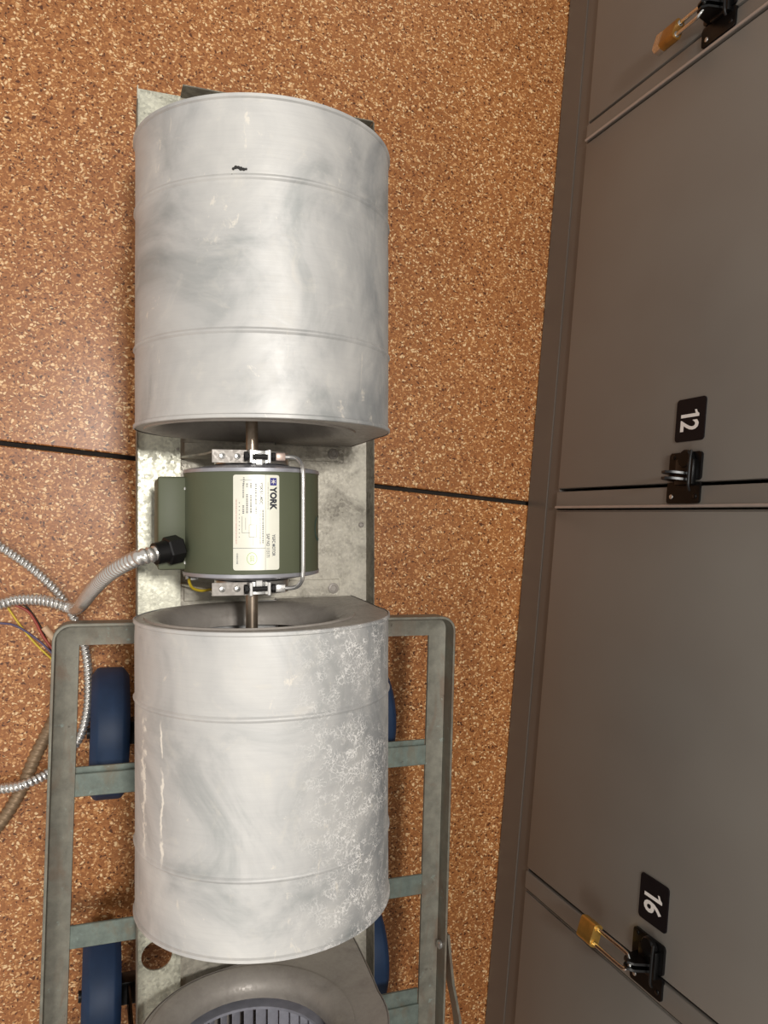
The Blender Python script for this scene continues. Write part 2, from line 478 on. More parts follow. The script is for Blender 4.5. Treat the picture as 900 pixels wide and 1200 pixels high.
def locker(y0, label, number):
    """y0 = seam on the latch side; local y runs from there to y0+PITCH"""
    ca, sa = math.cos(RZ), math.sin(RZ)
    t = empty('locker', (O[0] - sa * y0, O[1] + ca * y0, 0), RZ)
    tag(t, label, 'locker', 'row of grey lockers')
    g = 0.0012
    m = MB()                                         # carcass: sides, back, top, shelves, face frame
    m.box(0.002, 0.45, g, 0.0035, 0.095, 1.86, 0.001)
    m.box(0.002, 0.45, PITCH - 0.0035, PITCH - g, 0.095, 1.86, 0.001)
    m.box(0.446, 0.45, 0.002, PITCH - 0.002, 0.095, 1.86)
    m.box(-0.0012, 0.012, g, 0.0295, 0.098, 1.86, 0.0022, seg=3)        # latch-side stile
    for k in range(4):
        z = 0.095 + k * 0.586
        m.box(0.004, 0.446, 0.002, PITCH - 0.002, z, z + 0.003)
    m.build('carcass', M['paint'], t)
    m = MB(); er = 0.0022 if number != '16' and y0 > -1 else 0.0011  # added bead along the seam, bright edge highlight put into its colour
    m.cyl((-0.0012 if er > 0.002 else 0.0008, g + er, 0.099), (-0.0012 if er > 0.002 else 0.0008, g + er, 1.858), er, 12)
    m.build('highlight_bead', M['seam_highlight'], t)
    m = MB()
    m.box(0.003, 0.02, 0.0, PITCH, 0.004, 0.0615)
    m.box(0.0045, 0.02, 0.0, PITCH, 0.0615, 0.0945)
    m.box(0.03, 0.44, 0.01, PITCH - 0.01, 0.0, 0.0945)
    m.build('plinth', M['plinth'], t)
    for k in range(3):
        z = 0.0995 + k * 0.586
        d = MB(); d.box(-0.0005, 0.016, 0.0345, PITCH - 0.0035, z, z + 0.579, 0.0018)
        door = d.build('door', M['paint'], t)
    # number plate of the lowest door and its numerals
    if number:
        yc, zc = 0.1175, 0.3975
        m = MB(); plate_yz(m, yc, zc, 0.057, 0.0525, 0.005, -0.0022, -0.0005)
        p = m.build('number_plate', M['plate'], t, smooth=20)
        vs, fs = text_mesh(number[1], 0.0005, 0.0155, -0.0165, 0.0165, 0.022)
        n = MB().add([(-0.0027, yc - x, zc + y) for x, y in vs], fs)
        one = [(-0.0075, -0.0165), (-0.0030, -0.0165), (-0.0030, 0.0165), (-0.0066, 0.0165), (-0.0085, 0.0135), (-0.0125, 0.0115), (-0.0125, 0.0080), (-0.0075, 0.0100)]
        n.add([(-0.0027, yc - x, zc + y) for x, y in one], [(0, 1, 2, 3, 4, 5, 6, 7)])
        n.build('numeral', M['white'], p, smooth=0)
    # hasp
    h = MB()
    plate_yz(h, 0.0555, 0.396, 0.037, 0.058, 0.005, -0.0040, -0.0005)
    plate_yz(h, 0.0205, 0.396, 0.028, 0.060, 0.004, -0.0040, -0.0)
    h.cyl((-0.003, 0.064, 0.402), (-0.012, 0.064, 0.402), 0.0125, 20, bev=0.002)
    h.box(-0.011, -0.003, 0.030, 0.064, 0.386, 0.418, 0.002)
    hs = h.build('hasp', M['black'], t)
    h = MB()                                                   # two ears standing off the face, for a padlock
    for yy in (0.0435, 0.0355):
        h.prism([(-0.003, 0.412), (-0.030, 0.404), (-0.036, 0.397), (-0.034, 0.388), (-0.026, 0.382), (-0.003, 0.376)], 1, yy, yy + 0.003)
    h.build('staple', M['black'], hs)
    h = MB(); tube(h, [(-0.014, 0.074, 0.417), (-0.016, 0.06, 0.418), (-0.016, 0.03, 0.418), (-0.011, 0.022, 0.416)], 0.0018, 8, 0.003)
    h.build('pin', M['blackp'], hs)
    for yy, zz in ((0.068, 0.375), (0.0155, 0.375), (0.0155, 0.418)):
        h = MB(); h.rev((-0.0035, yy, zz), (-1, 0, 0), [(0, 0.0034), (0.0012, 0.003), (0.0018, 0.0014), (0.0018, 0.0003)], 12)
        h.build('screw', M['zinc'] if yy < 0.03 and zz < 0.4 else M['black'], hs)
    return t


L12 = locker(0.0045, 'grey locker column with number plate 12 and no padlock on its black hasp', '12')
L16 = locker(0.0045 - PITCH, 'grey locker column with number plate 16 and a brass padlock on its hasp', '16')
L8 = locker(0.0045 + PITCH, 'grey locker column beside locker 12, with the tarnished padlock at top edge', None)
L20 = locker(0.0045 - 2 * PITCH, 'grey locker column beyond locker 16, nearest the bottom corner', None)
locker_y = {k: 0.0045 + v * PITCH for k, v in ((8, 1), (12, 0), (16, -1))}


def padlock(y0, yo, body_mat, label, tilt, drop, steel_end=False):
    ca, sa = math.cos(RZ), math.sin(RZ)
    lx, ly, lz = -0.029, y0 + yo, 0.392
    t = empty('padlock', (O[0] + ca * lx - sa * ly, O[1] + sa * lx + ca * ly, lz), RZ)
    tag(t, label, 'padlock', 'padlocks on the lockers')
    R = Matrix.Rotation(tilt[0], 4, 'X') @ Matrix.Rotation(tilt[1], 4, 'Y') @ Matrix.Rotation(math.radians(75), 4, 'Z')
    m = MB(); m.prism([(a, b) for a, b in rounded_rect(0.030, 0.015, 0.005)], 2, -drop - 0.030, -drop)
    m.v = [tuple(R @ Vector(v)) for v in m.v]
    bd = m.build('body', body_mat, t)
    s = MB(); w2 = 0.0095
    tube(s, [(-w2, 0, -drop + 0.001), (-w2, 0, -0.012), (-w2 * 0.7, 0, -0.002), (0, 0, 0.003), (w2 * 0.7, 0, -0.002), (w2, 0, -0.012), (w2, 0, -drop + 0.001)], 0.0026, 12, 0.002)
    s.v = [tuple(R @ Vector(v)) for v in s.v]
    s.build('shackle', M['chrome'], t)
    s = MB(); s.rev((-0.009, 0, -drop - 0.0005), (0, 0, 1), [(0, 0.0042), (0.0012, 0.0042), (0.0012, 0.0028)], 14)
    s.rev((0.009, 0, -drop - 0.0005), (0, 0, 1), [(0, 0.0042), (0.0012, 0.0042), (0.0012, 0.0028)], 14)
    s.v = [tuple(R @ Vector(v)) for v in s.v]
    s.build('collar', M['zinc'] if steel_end else body_mat, bd)
    if steel_end:
        s = MB(); s.prism([(a, b) for a, b in rounded_rect(0.031, 0.016, 0.005)], 2, -drop - 0.040, -drop - 0.028)
        s.v = [tuple(R @ Vector(v)) for v in s.v]
        s.build('end_cap', M['chrome'], bd)
    return t


padlock(locker_y[16], 0.0395, M['brass'], 'bright brass padlock with long shackle hanging beside plate 16', (0.0, 0.0), 0.068)
padlock(locker_y[8], 0.0395, M['amber'], 'tarnished brass padlock hanging at the top edge above locker 12', (0.0, 0.0), 0.045, True)

# ------------------------------------------------------------------ cart (local origin: outer front left corner, x across, -y along)
CART = (-0.0436, -0.1262)
CRZ = -math.radians(1.75)
cart = empty('cart', (CART[0], CART[1], 0), CRZ)
tag(cart, 'low angle-iron cart on four blue wheels under the lower blower drum', 'cart')
CW, CL = 0.5035, 0.91


def rect_loop(off, z, r0=0.02, n=6):
    x0, x1, y0, y1 = off, CW - off, -CL + off, -off
    r = max(r0 - off, 0.0005); pts = []
    for cx, cy, a0 in ((x1 - r, y1 - r, 0), (x0 + r, y1 - r, 90), (x0 + r, y0 + r, 180), (x1 - r, y0 + r, 270)):
        for k in range(n + 1):
            a = math.radians(a0 + 90 * k / n); pts.append((cx + r * math.cos(a), cy + r * math.sin(a), z))
    return pts


prof = [(0.0, 0.2325), (0.0, 0.2595), (0.0008, 0.260), (0.0030, 0.260), (0.0036, 0.2362), (0.0050, 0.2355), (0.0285, 0.2355), (0.029, 0.2325)]
loops = [rect_loop(o_, z_) for o_, z_ in prof]; n_ = len(loops[0])
vs = [p for lp in loops for p in lp]; fs = []
for i in range(len(loops)):
    j = (i + 1) % len(loops)
    for k in range(n_):
        k2 = (k + 1) % n_; fs.append((i * n_ + k, i * n_ + k2, j * n_ + k2, j * n_ + k))
MB().add(vs, fs).build('frame', M['frame'], cart, smooth=30)
for yy in (-0.1785, -0.355, -0.5315, -0.708):
    m = MB(); m.box(0.0285, CW - 0.0285, yy - 0.027, yy, 0.2322, 0.2362, 0.0008, seg=1)
    m.build('rung', M['rung'], cart)
AX = (-0.172, -0.526)
for ay in AX:
    m = MB(); m.cyl((0.040, ay, 0.087), (CW - 0.040, ay, 0.087), 0.0075, 14)
    m.build('axle', M['blackp'], cart)
    for xc, out in ((0.068, -1), (CW - 0.068, 1)):
        m = MB(); Wd = 0.024; R_ = 0.087
        m.rev((xc, ay, 0.087), (1, 0, 0), [(-Wd + 0.002, 0.045), (-Wd, 0.050), (-Wd, R_ - 0.010), (-Wd + 0.007, R_ - 0.001), (-Wd + 0.010, R_), (Wd - 0.010, R_), (Wd - 0.007, R_ - 0.001), (Wd, R_ - 0.010), (Wd, 0.050), (Wd - 0.002, 0.045), (-Wd + 0.002, 0.045)], 48)
        wh = m.build('wheel', M['blue'], cart)
        m = MB(); m.rev((xc, ay, 0.087), (1, 0, 0), [(-0.016, 0.009), (-0.018, 0.016), (-0.012, 0.018), (-0.010, 0.046), (0.010, 0.046), (0.012, 0.018), (0.018, 0.016), (0.016, 0.009), (-0.016, 0.009)], 28)
        m.build('hub', M['blackp'], wh)
        m = MB(); xi = xc - out * 0.036                      # fork bracket on the inner side of the wheel
        m.box(xi - 0.002, xi + 0.002, ay - 0.013, ay + 0.013, 0.075, 0.2318, 0.001)
        m.box(xi - 0.012, xi + 0.012, ay - 0.016, ay + 0.016, 0.072, 0.100, 0.003)
        m.build('axle_bracket', M['black'], cart)
for y0_, y1_ in ((AX[0] - 0.016, AX[0]), (AX[1] - 0.012, AX[1] + 0.014)):
    m = MB(); m.box(0.029, CW - 0.029, y0_, y1_, 0.2290, 0.2320)
    m.build('bracket_plate', M['rung'], cart)
m = MB(); m.rev((CW - 0.0036, -0.448, 0.2475), (-1, 0, 0), [(0, 0.0058), (0.003, 0.0058), (0.0045, 0.004), (0.005, 0.0005)], 14)
m.build('bolt', M['zinc'], cart)
m = MB()                                                     # handle strap folded down outside the rail
pth = [Vector((CW + 0.003, -0.432, 0.247)), Vector((CW + 0.008, -0.46, 0.244)), Vector((CW + 0.020, -0.51, 0.232)), Vector((CW + 0.040, -0.57, 0.215)), Vector((CW + 0.066, -0.66, 0.185)), Vector((CW + 0.086, -0.76, 0.15)), Vector((CW + 0.100, -0.88, 0.11))]
for a, b_ in zip(pth[:-1], pth[1:]):
    sec = []
    for p in (a, b_):
        sec += [p + Vector((-0.0018, 0, -0.011)), p + Vector((0.0018, 0, -0.011)), p + Vector((0.0018, 0, 0.011)), p + Vector((-0.0018, 0, 0.011))]
    m.add(sec, [(0, 1, 2, 3), (7, 6, 5, 4), (0, 4, 5, 1), (1, 5, 6, 2), (2, 6, 7, 3), (3, 7, 4, 0)])
m.build('handle_strap', M['frame'], cart)

# ------------------------------------------------------------------ blower unit: tray, three fan housings, motor
Z0 = 0.262
UO = (0.187, -0.23, Z0)
unit = empty('blower_unit', UO)
tag(unit, 'galvanised twin-shaft blower with metal fan drums and olive green motor lying on the cart', 'blower')
XL, XR, YT, YB = 0.0465, 0.3285, 0.490, -1.02
HY = [(0.083, 0.370), (-0.3985, -0.106), (-0.828, -0.537)]


def ub(mb, name, mat, smooth=35, parent=None, off=None):
    return mb.build(name, mat, parent or unit, off or UO, smooth)


# panel with open discharge mouths under the housings
m = MB()
px0, px1, ox0, ox1 = 0.0885, XR, 0.207, 0.300
m.box(px0, ox0, YB, YT, Z0, Z0 + 0.0035); m.box(ox1, px1, YB, YT, Z0, Z0 + 0.0035)
edges = sorted([YT] + [y for a in HY for y in (a[0] + 0.012, a[1] - 0.012)] + [YB], reverse=True)
for i in range(0, len(edges), 2):
    m.box(ox0, ox1, edges[i + 1], edges[i], Z0, Z0 + 0.0035)
ub(m, 'deck_panel', M['deck'])
m = MB()                                                   # left strip with a round hole
sx0, sx1 = XL, 0.0945; zs = Z0 + 0.0135; hc = (0.0680, -0.5120); hr = 0.0172; q = 0.0215
zt = zs + 0.0025
m.box(sx0, sx1, hc[1] + q, YT - 0.005, zs, zt); m.box(sx0, sx1, YB, hc[1] - q, zs, zt)
sq = []; per = 8
cn = [(sx1, hc[1] - q), (sx1, hc[1] + q), (sx0, hc[1] + q), (sx0, hc[1] - q)]
for c0, c1 in zip(cn, cn[1:] + cn[:1]):
    for k in range(per): sq.append((c0[0] + (c1[0] - c0[0]) * k / per, c0[1] + (c1[1] - c0[1]) * k / per))
N = len(sq); ring = []
for x_, y_ in sq:
    a = math.atan2(y_ - hc[1], x_ - hc[0]); ring.append((hc[0] + hr * math.cos(a), hc[1] + hr * math.sin(a)))
vs = [(x, y, z) for z in (zt, zs) for x, y in ring + sq]
fs = []
for k in range(N):
    k2 = (k + 1) % N
    fs += [(k, k2, N + k2, N + k), (2 * N + k, 3 * N + k, 3 * N + k2, 2 * N + k2), (k, 2 * N + k, 2 * N + k2, k2)]
m.add(vs, fs)
m.box(sx0, sx0 + 0.0012, YB, YT, Z0, zs)                   # skirt down to the tray bottom
for yy in (0.45, 0.20, -0.05, -0.30, -0.62, -0.9):         # stand-offs that carry the strip
    m.box(sx1 - 0.006, sx1, yy - 0.002, yy + 0.002, Z0, zt)
o = ub(m, 'side_strip', M['strip']); tag(o, 'paler spangled galvanised strip with a round hole')
m = MB(); m.box(XL - 0.0012, XL, YB, YT - 0.024, Z0, Z0 + 0.031, 0.0004, seg=1)
ub(m, 'side_flange', M['flange'])
m = MB(); m.box(XR, XR + 0.0014, YB, YT, Z0, Z0 + 0.031, 0.0004, seg=1)
ub(m, 'side_flange', M['flange'])
m = MB(); m.prism([(0.0955, Z0), (XR, Z0), (XR, Z0 + 0.031), (0.0955, Z0 + 0.031)], 1, YT, YT + 0.0014)
ub(m, 'end_flange', M['flange'])
for (sx, sy, r_) in ((0.3215, -0.0165, 0.0035), (0.2835, 0.0735, 0.0068), (0.2835, -0.0965, 0.0068), (0.091, 0.073, 0.0016)):
    m = MB(); base = Z0 + (0.0055 if abs(sx - 0.2835) < 0.01 else 0.0035)
    if sx < 0.1: base = zt
    m.rev((sx, sy, base), (0, 0, 1), [(0, r_), (0.0012, r_), (0.0022, r_ * 0.72), (0.0022, r_ * 0.62), (0.0010, r_ * 0.5), (0.0010, 0.0002)], 16)
    ub(m, 'screw', M['endcap'])

# scroll outline in (x, z); the discharge mouth points down
CX, CZ, R0 = 0.168, 0.400, 0.1300
SX, SZ = 0.1545, 0.400                                       # shaft axis
zb = Z0 + 0.0045


def scroll():
    pts = []
    for k in range(61):                                     # from the right flank over the top to the lower left
        a = math.radians(-4 + (253.5 + 4) * k / 60)
        r = R0 - 0.0165 * max(0.0, math.degrees(a) - 185) / 70
        pts.append((CX + r * math.cos(a), CZ + r * math.sin(a)))
    pts += [(0.160, 0.2862), (0.185, 0.2862), (0.2045, 0.2880), (0.2090, 0.2840), (0.2100, zb)]
    n_wall = len(pts)
    pts += [(0.235, zb), (0.26, zb), (0.285, zb), (0.3070, zb)]
    pts += [(0.3052, 0.30), (0.3025, 0.34), (0.3000, 0.37)]
    return pts, n_wall


OUT, NW = scroll()
NO = len(OUT)
NRM = []
for i in range(NO):
    a, b_ = Vector(OUT[i - 1]), Vector(OUT[(i + 1) % NO]); d = (b_ - a).normalized(); NRM.append((d.y, -d.x))


def housing(y0, y1, mat, label, beads, capmat):
    """closed wrap from y0 to y1 with rolled rims, swaged beads, end sheets and bell-mouth inlets"""
    oc = ((CX, (y0 + y1) / 2, CZ))
    secs = [(y0, 0.0004), (y0 + 0.0006, 0.0018), (y0 + 0.0034, 0.0018), (y0 + 0.0046, 0.0)]
    for bd in sorted(beads):
        for k in range(9):
            t_ = k / 8; secs.append((bd - 0.0028 + 0.0056 * t_, 0.0017 * math.sin(PI * t_) ** 1.3))
    secs += [(y1 - 0.0046, 0.0), (y1 - 0.0034, 0.0018), (y1 - 0.0006, 0.0018), (y1, 0.0004)]
    # subdivide long plain stretches so that dents can be pressed in
    full = [secs[0]]
    for a, b_ in zip(secs[:-1], secs[1:]):
        n = max(1, int((b_[0] - a[0]) / 0.012))
        for k in range(1, n + 1):
            full.append((a[0] + (b_[0] - a[0]) * k / n, a[1] + (b_[1] - a[1]) * k / n))
    from mathutils import noise
    sd = y0 * 13.0
    vs = []
    for y, d in full:
        for i, (x, z) in enumerate(OUT):
            dent = 0.0
            if i < 60 and y0 + 0.01 < y < y1 - 0.01:
                dent = 0.0007 * noise.noise(Vector((x * 14 + sd, y * 14, z * 14)))
            nx, nz = NRM[i]
            vs.append((x + nx * (d + dent), y, z + nz * (d + dent)))
    fs = []
    for s in range(len(full) - 1):
        for i in range(NO):
            if NW - 1 <= i < NW + 3: continue               # open mouth
            j = (i + 1) % NO
            fs.append((s * NO + i, s * NO + j, (s + 1) * NO + j, (s + 1) * NO + i))
    m = MB().add(vs, fs)
    h = ub(m, 'fan_housing', mat, 30, off=(CX, (y0 + y1) / 2, CZ)); h.location = Vector(oc) - Vector(UO)
    tag(h, label)
    # end sheets: from the wrap in to the bell mouth
    for yy, sg in ((y0, -1), (y1, 1)):
        ringpts = []; RI = 0.108
        for (x, z) in OUT:
            a = math.atan2(z - SZ, x - SX); ringpts.append((SX + RI * math.cos(a), yy - sg * 0.0012, SZ + RI * math.sin(a)))
        vs = [(x, yy - sg * 0.0008, z) for x, z in OUT] + ringpts
        fs = [(i, (i + 1) % NO, NO + (i + 1) % NO, NO + i) for i in range(NO)]
        m = MB().add(vs, fs); e = ub(m, 'end_sheet', capmat, 30, h, (CX, (y0 + y1) / 2, CZ))
        m = MB()
        pr = [(-0.0012, 0.1085), (0.0004, 0.1075)]
        for k in range(1, 17):
            a = PI / 2 * k / 16
            pr.append((0.0004 - 0.021 * (1 - math.cos(a)), 0.1075 - 0.0235 * math.sin(a)))
        pr += [(-0.024, 0.0838), (-0.024, 0.0858)]
        m.rev((SX, yy, SZ), (0, sg, 0), pr, 64)
        ub(m, 'inlet_ring', capmat, 40, h, (CX, (y0 + y1) / 2, CZ))
    return h


h1 = housing(*HY[0], M['drum_a'], 'fan drum above the motor, clouded grey sheet with a dark scuff', [0.161, 0.2965], M['endcap'])
h2 = housing(*HY[1], M['drum_b'], 'fan drum below the motor, with white flaky deposit on its right flank', [-0.184, -0.326], M['endcap'])
h3 = housing(*HY[2], M['drum_c'], 'shaded fan drum at the bottom edge, its inlet and blades in view', [-0.61, -0.75], M['endcap'])
# small dark gouge on the upper drum
m = MB()
for (gx, gy, gr) in ((0.1150, 0.3030, 0.0013), (0.1170, 0.3042, 0.0017), (0.1192, 0.3040, 0.0015), (0.1212, 0.3030, 0.0019), (0.1236, 0.3024, 0.0015), (0.1256, 0.3026, 0.0011), (0.1140, 0.2975, 0.0010), (0.1120, 0.2965, 0.0007)):
    z = CZ + math.sqrt((R0 + 0.0004) ** 2 - (gx - CX) ** 2)
    ax = Vector((gx - CX, 0, z - CZ)).normalized()
    m.rev(Vector((gx, gy, z)) - ax * 0.0003, ax, [(0, gr), (0.0007, gr * 0.8), (0.0008, 0.0002)], 9)
g_ = ub(m, 'scuff', M['dark'], 0, h1, (CX, sum(HY[0]) / 2, CZ))

# impellers
bl = MB(); nb = 38; yA, yB = HY[2][0] + 0.034, HY[2][1] - 0.034


def blade_profile():
    pts = []
    for k in range(5):
        u = k / 4; r = 0.082 + 0.015 * u; a = 0.10 * u + 0.06 * math.sin(PI * u)
        pts.append((r * math.cos(a), r * math.sin(a)))
    return pts


def add_blade(mb, ang, a, b_):
    ca, sa = math.cos(ang), math.sin(ang); pts = blade_profile(); vs = []
    for yy in (a, b_):
        for t_ in (0.0, 0.0009):
            for (x, z) in pts:
                x2, z2 = x * ca - z * sa, x * sa + z * ca; l_ = math.hypot(x2, z2)
                vs.append((SX + x2 - t_ * z2 / l_, yy, SZ + z2 + t_ * x2 / l_))
    n = 5; fs = []
    for k in range(n - 1):
        fs += [(k, k + 1, 2 * n + k + 1, 2 * n + k), (n + k, 3 * n + k, 3 * n + k + 1, n + k + 1), (k, n + k, n + k + 1, k + 1), (2 * n + k, 2 * n + k + 1, 3 * n + k + 1, 3 * n + k)]
    fs += [(0, 2 * n, 3 * n, n), (n - 1, 2 * n - 1, 4 * n - 1, 3 * n - 1)]
    mb.add(vs, fs)


for hi, (y0, y1) in enumerate(HY):
    a, b_ = y0 + 0.034, y1 - 0.034
    m = MB()
    for yy in (a, (a + b_) / 2, b_):
        m.rev((SX, yy, SZ), (0, 1, 0), [(-0.0015, 0.0815), (-0.0015, 0.0985), (0.0015, 0.0985), (0.0015, 0.0815), (-0.0015, 0.0815)], 56)
    m.rev((SX, (a + b_) / 2, SZ), (0, 1, 0), [(-0.001, 0.008), (-0.001, 0.082), (0.001, 0.082), (0.001, 0.008)], 40)
    m.rev((SX, (a + b_) / 2, SZ), (0, 1, 0), [(-0.014, 0.007), (-0.014, 0.016), (0.014, 0.016), (0.014, 0.007)], 24)
    imp = ub(m, 'impeller', M['blade'])
    if hi < 2:
        m = MB()
        for k in range(nb): add_blade(m, 2 * PI * k / nb, a, b_)
        ub(m, 'blade_ring', M['blade'], 30, imp)['kind'] = 'stuff'
    else:
        m = MB(); add_blade(m, 0, a, b_)
        b0 = ub(m, 'blade', M['blade'], 30, imp, (SX, 0, SZ)); b0.location = Vector((SX, 0, SZ)) - Vector(UO)
        for k in range(1, nb):
            c_ = b0.copy(); C.objects.link(c_); c_.parent = imp; c_.rotation_euler = (0, 2 * PI * k / nb, 0)

m = MB(); m.cyl((SX, -0.385, SZ), (SX, 0.345, SZ), 0.0064, 20, bev=0.001)
ub(m, 'shaft', M['steel'])

# motor
MY = -0.0105; RM = 0.0692
m = MB()
m.rev((SX, MY, SZ), (0, 1, 0), [(-0.0500, RM - 0.002), (-0.0500, RM), (0.0500, RM), (0.0500, RM - 0.002)], 64)
ub(m, 'motor_shell', M['olive'], 50)
for sg in (-1, 1):
    m = MB()
    m.rev((SX, MY, SZ), (0, sg, 0), [(0.0495, RM - 0.001), (0.0496, RM + 0.0010), (0.0530, RM + 0.0006), (0.0540, RM - 0.0030), (0.0550, 0.0600), (0.0570, 0.0480), (0.0585, 0.036), (0.0600, 0.032), (0.0600, 0.0300)], 56)
    ub(m, 'end_bell', M['silver'])
    m = MB()
    m.rev((SX, MY, SZ), (0, sg, 0), [(0.0590, 0.012), (0.0590, 0.0345), (0.0715, 0.0345), (0.0715, 0.012), (0.0725, 0.0066)], 36)
    ub(m, 'rubber_mount', M['dark'])
    # cradle plate standing on a screwed foot
    m = MB(); yc = MY + sg * 0.0745
    pts = [(0.092, Z0 + 0.0037), (0.228, Z0 + 0.0037), (0.205, 0.345)]
    for k in range(13):
        a = math.radians(-18 - 144 * k / 12); pts.append((SX + 0.0385 * math.cos(a), SZ + 0.0385 * math.sin(a)))
    pts += [(0.115, 0.345)]
    m.prism(pts, 1, yc - 0.0011, yc + 0.0011)
    yf = sorted((MY + sg * 0.0745, MY + sg * (0.0932 if sg > 0 else 0.0952)))
    m.box(0.0995, 0.2915, yf[0], yf[1] , Z0 + 0.0036, Z0 + 0.0056, 0.0005, seg=1)
    ub(m, 'cradle', M['deck'])
    # band round the mount
    m = MB(); yb = MY + sg * 0.0655
    m.rev((SX, yb, SZ), (0, 1, 0), [(-0.0062, 0.0345), (-0.0062, 0.0385), (0.0062, 0.0385), (0.0062, 0.0345)], 44)
    band = ub(m, 'clamp_band', M['zinc'])
    m = MB()                                                # flat tail of the band and its rivets
    m.v = []; T = Matrix.Translation((0.128, yb, 0.4385)) @ Matrix.Rotation(math.radians(-6), 4, 'Y')
    m.box(-0.020, 0.014, -0.0066, 0.0066, -0.0006, 0.0006, 0.0004, seg=1, mat=T)
    ub(m, 'clamp_tail', M['galv_dull'] if 'galv_dull' in M else M['endcap'], 35, band)
    for xx in (0.118, 0.1325):
        m = MB(); m.rev(T @ Vector((xx - 0.128, 0, 0.0006)), (0.1, 0, 1), [(0, 0.0032), (0.0014, 0.0028), (0.0018, 0.0006)], 14)
        ub(m, 'rivet', M['zinc'], 35, band)
    m = MB()                                                # tightening screw between two lugs
    for xx in (0.1445, 0.1625):
        m.box(xx - 0.0016, xx + 0.0016, yb - 0.0068, yb + 0.0068, 0.436, 0.4495, 0.0006, seg=1)
    m.box(0.1505, 0.1575, yb - sg * 0.0 - 0.009 * (1 if sg > 0 else 0.4), yb + 0.009 * (0.4 if sg > 0 else 1), 0.4365, 0.4410, 0.0006, seg=1)
    ub(m, 'clamp_lug', M['rod'], 35, band)
    m = MB(); m.cyl((0.1385, yb, 0.4455), (0.1700, yb, 0.4455), 0.0024, 12)
    m.cyl((0.1385, yb, 0.4455), (0.1415, yb, 0.4455), 0.0048, 6)
    m.cyl((0.1655, yb, 0.4455), (0.1690, yb, 0.4455), 0.0044, 6)
    ub(m, 'clamp_screw', M['dark'], 35, band)
    m = MB(); m.box(0.1688, 0.1790, yb - 0.0042, yb + 0.0042, 0.4405, 0.4495, 0.0015)
    ub(m, 'rod_socket', M['sleeve'] if sg > 0 else M['rod'], 35, band)
ya, yb2 = MY + 0.0655, MY - 0.0655
m = MB()
tube(m, [(0.176, ya, 0.4462), (0.184, ya, 0.449), (0.1890, ya - 0.0015, 0.4535), (0.1915, ya - 0.006, 0.460), (0.1922, ya - 0.014, 0.4655), (0.1922, ya - 0.04, 0.4665), (0.1922, yb2 + 0.04, 0.4665),
         (0.1922, yb2 + 0.014, 0.4655), (0.1915, yb2 + 0.006, 0.460), (0.1890, yb2 + 0.0015, 0.4535), (0.184, yb2, 0.449), (0.176, yb2, 0.4462)], 0.0021, 12, 0.002)
o = ub(m, 'retaining_rod', M['rod']); tag(o, 'bright bent wire rod across the motor')

# terminal box with gland
m = MB(); m.box(0.0600, 0.1000, MY - 0.0470, MY + 0.0455, 0.348, 0.4060, 0.004)
tb = ub(m, 'terminal_box', M['olive'])
m = MB(); m.box(0.0592, 0.0888, MY - 0.0475, MY + 0.0460, 0.3980, 0.4075, 0.003)
ub(m, 'box_lid', M['olive'], 35, tb)
for (xx, yy) in ((0.0862, MY + 0.034), (0.0862, MY - 0.0405)):
    m = MB(); m.rev((xx, yy, 0.4070), (0, 0, 1), [(0, 0.0020), (0.001, 0.0016), (0.0014, 0.0003)], 10)
    ub(m, 'screw', M['zinc'], 35, tb)
gd = Vector((-0.86, -0.16, 0.34)).normalized(); gp = Vector((0.0700, MY - 0.0275, 0.4170))
m = MB()
m.rev(gp + gd * -0.012, gd, [(0, 0.0128), (0.0015, 0.0142), (0.0145, 0.0142), (0.016, 0.0130)], 6, cap=True)
m.rev(gp, gd, [(0.002, 0.0112), (0.016, 0.0108), (0.016, 0.0090)], 24, cap=True)
gl = ub(m, 'cable_gland', M['blackp'], 25)
# pigtail earth wire
m = MB(); tube(m, [(0.0915, -0.0690, 0.390), (0.0925, -0.0735, 0.387), (0.0960, -0.0790, 0.382), (0.1035, -0.0825, 0.376), (0.1110, -0.0832, 0.371), (0.1180, -0.0830, 0.362)], 0.0015, 8, 0.002)
o = ub(m, 'earth_wire', M['yellow']); tag(o, 'yellow earth wire')
m = MB(); m.rev((0.0900, -0.0640, 0.390), (0.1, -1, 0.3), [(0, 0.0042), (0.0015, 0.0042), (0.002, 0.0026), (0.005, 0.0026), (0.0052, 0.0003)], 12)
m.box(0.0930, 0.1010, -0.0705, -0.0675, 0.386, 0.392, 0.0008)
ub(m, 'earth_terminal', M['zinc'])

# nameplate, curved on the shell. text frame: tx runs towards -Y, ty runs round the shell towards +X
A0, A1 = math.radians(-25.6), math.radians(11.2); LT = MY + 0.0462; LL = 0.0915; LW = 0.0446


def wrap(tx, ty, lift):
    a = A0 + (A1 - A0) * ty / LW
    return (SX + (RM + lift) * math.sin(a), LT - tx, SZ + (RM + lift) * math.cos(a))


m = MB(); vs = []; fs = []; nA = 14
out = [(LL / 2 + x, LW / 2 + y) for x, y in rounded_rect(LL, LW, 0.002, 4)]
xs = sorted(set([0, 0.0006, 0.002] + [LL * k / 8 for k in range(1, 8)] + [LL - 0.002, LL - 0.0006, LL]))
for x_ in xs:
    ins = 0.0
    dx = min(x_, LL - x_)
    if dx < 0.002: ins = 0.002 - math.sqrt(max(0, 0.002 ** 2 - (0.002 - dx) ** 2))
    for k in range(nA + 1):
        vs.append(wrap(x_, ins + (LW - 2 * ins) * k / nA, 0.0003))
for i in range(len(xs) - 1):
    for k in range(nA):
        a = i * (nA + 1) + k; fs.append((a, a + 1, a + nA + 2, a + nA + 1))
m.add(vs, fs)
npl = ub(m, 'nameplate', M['label']); tag(npl, 'cream nameplate printed YORK')
ink = MB()


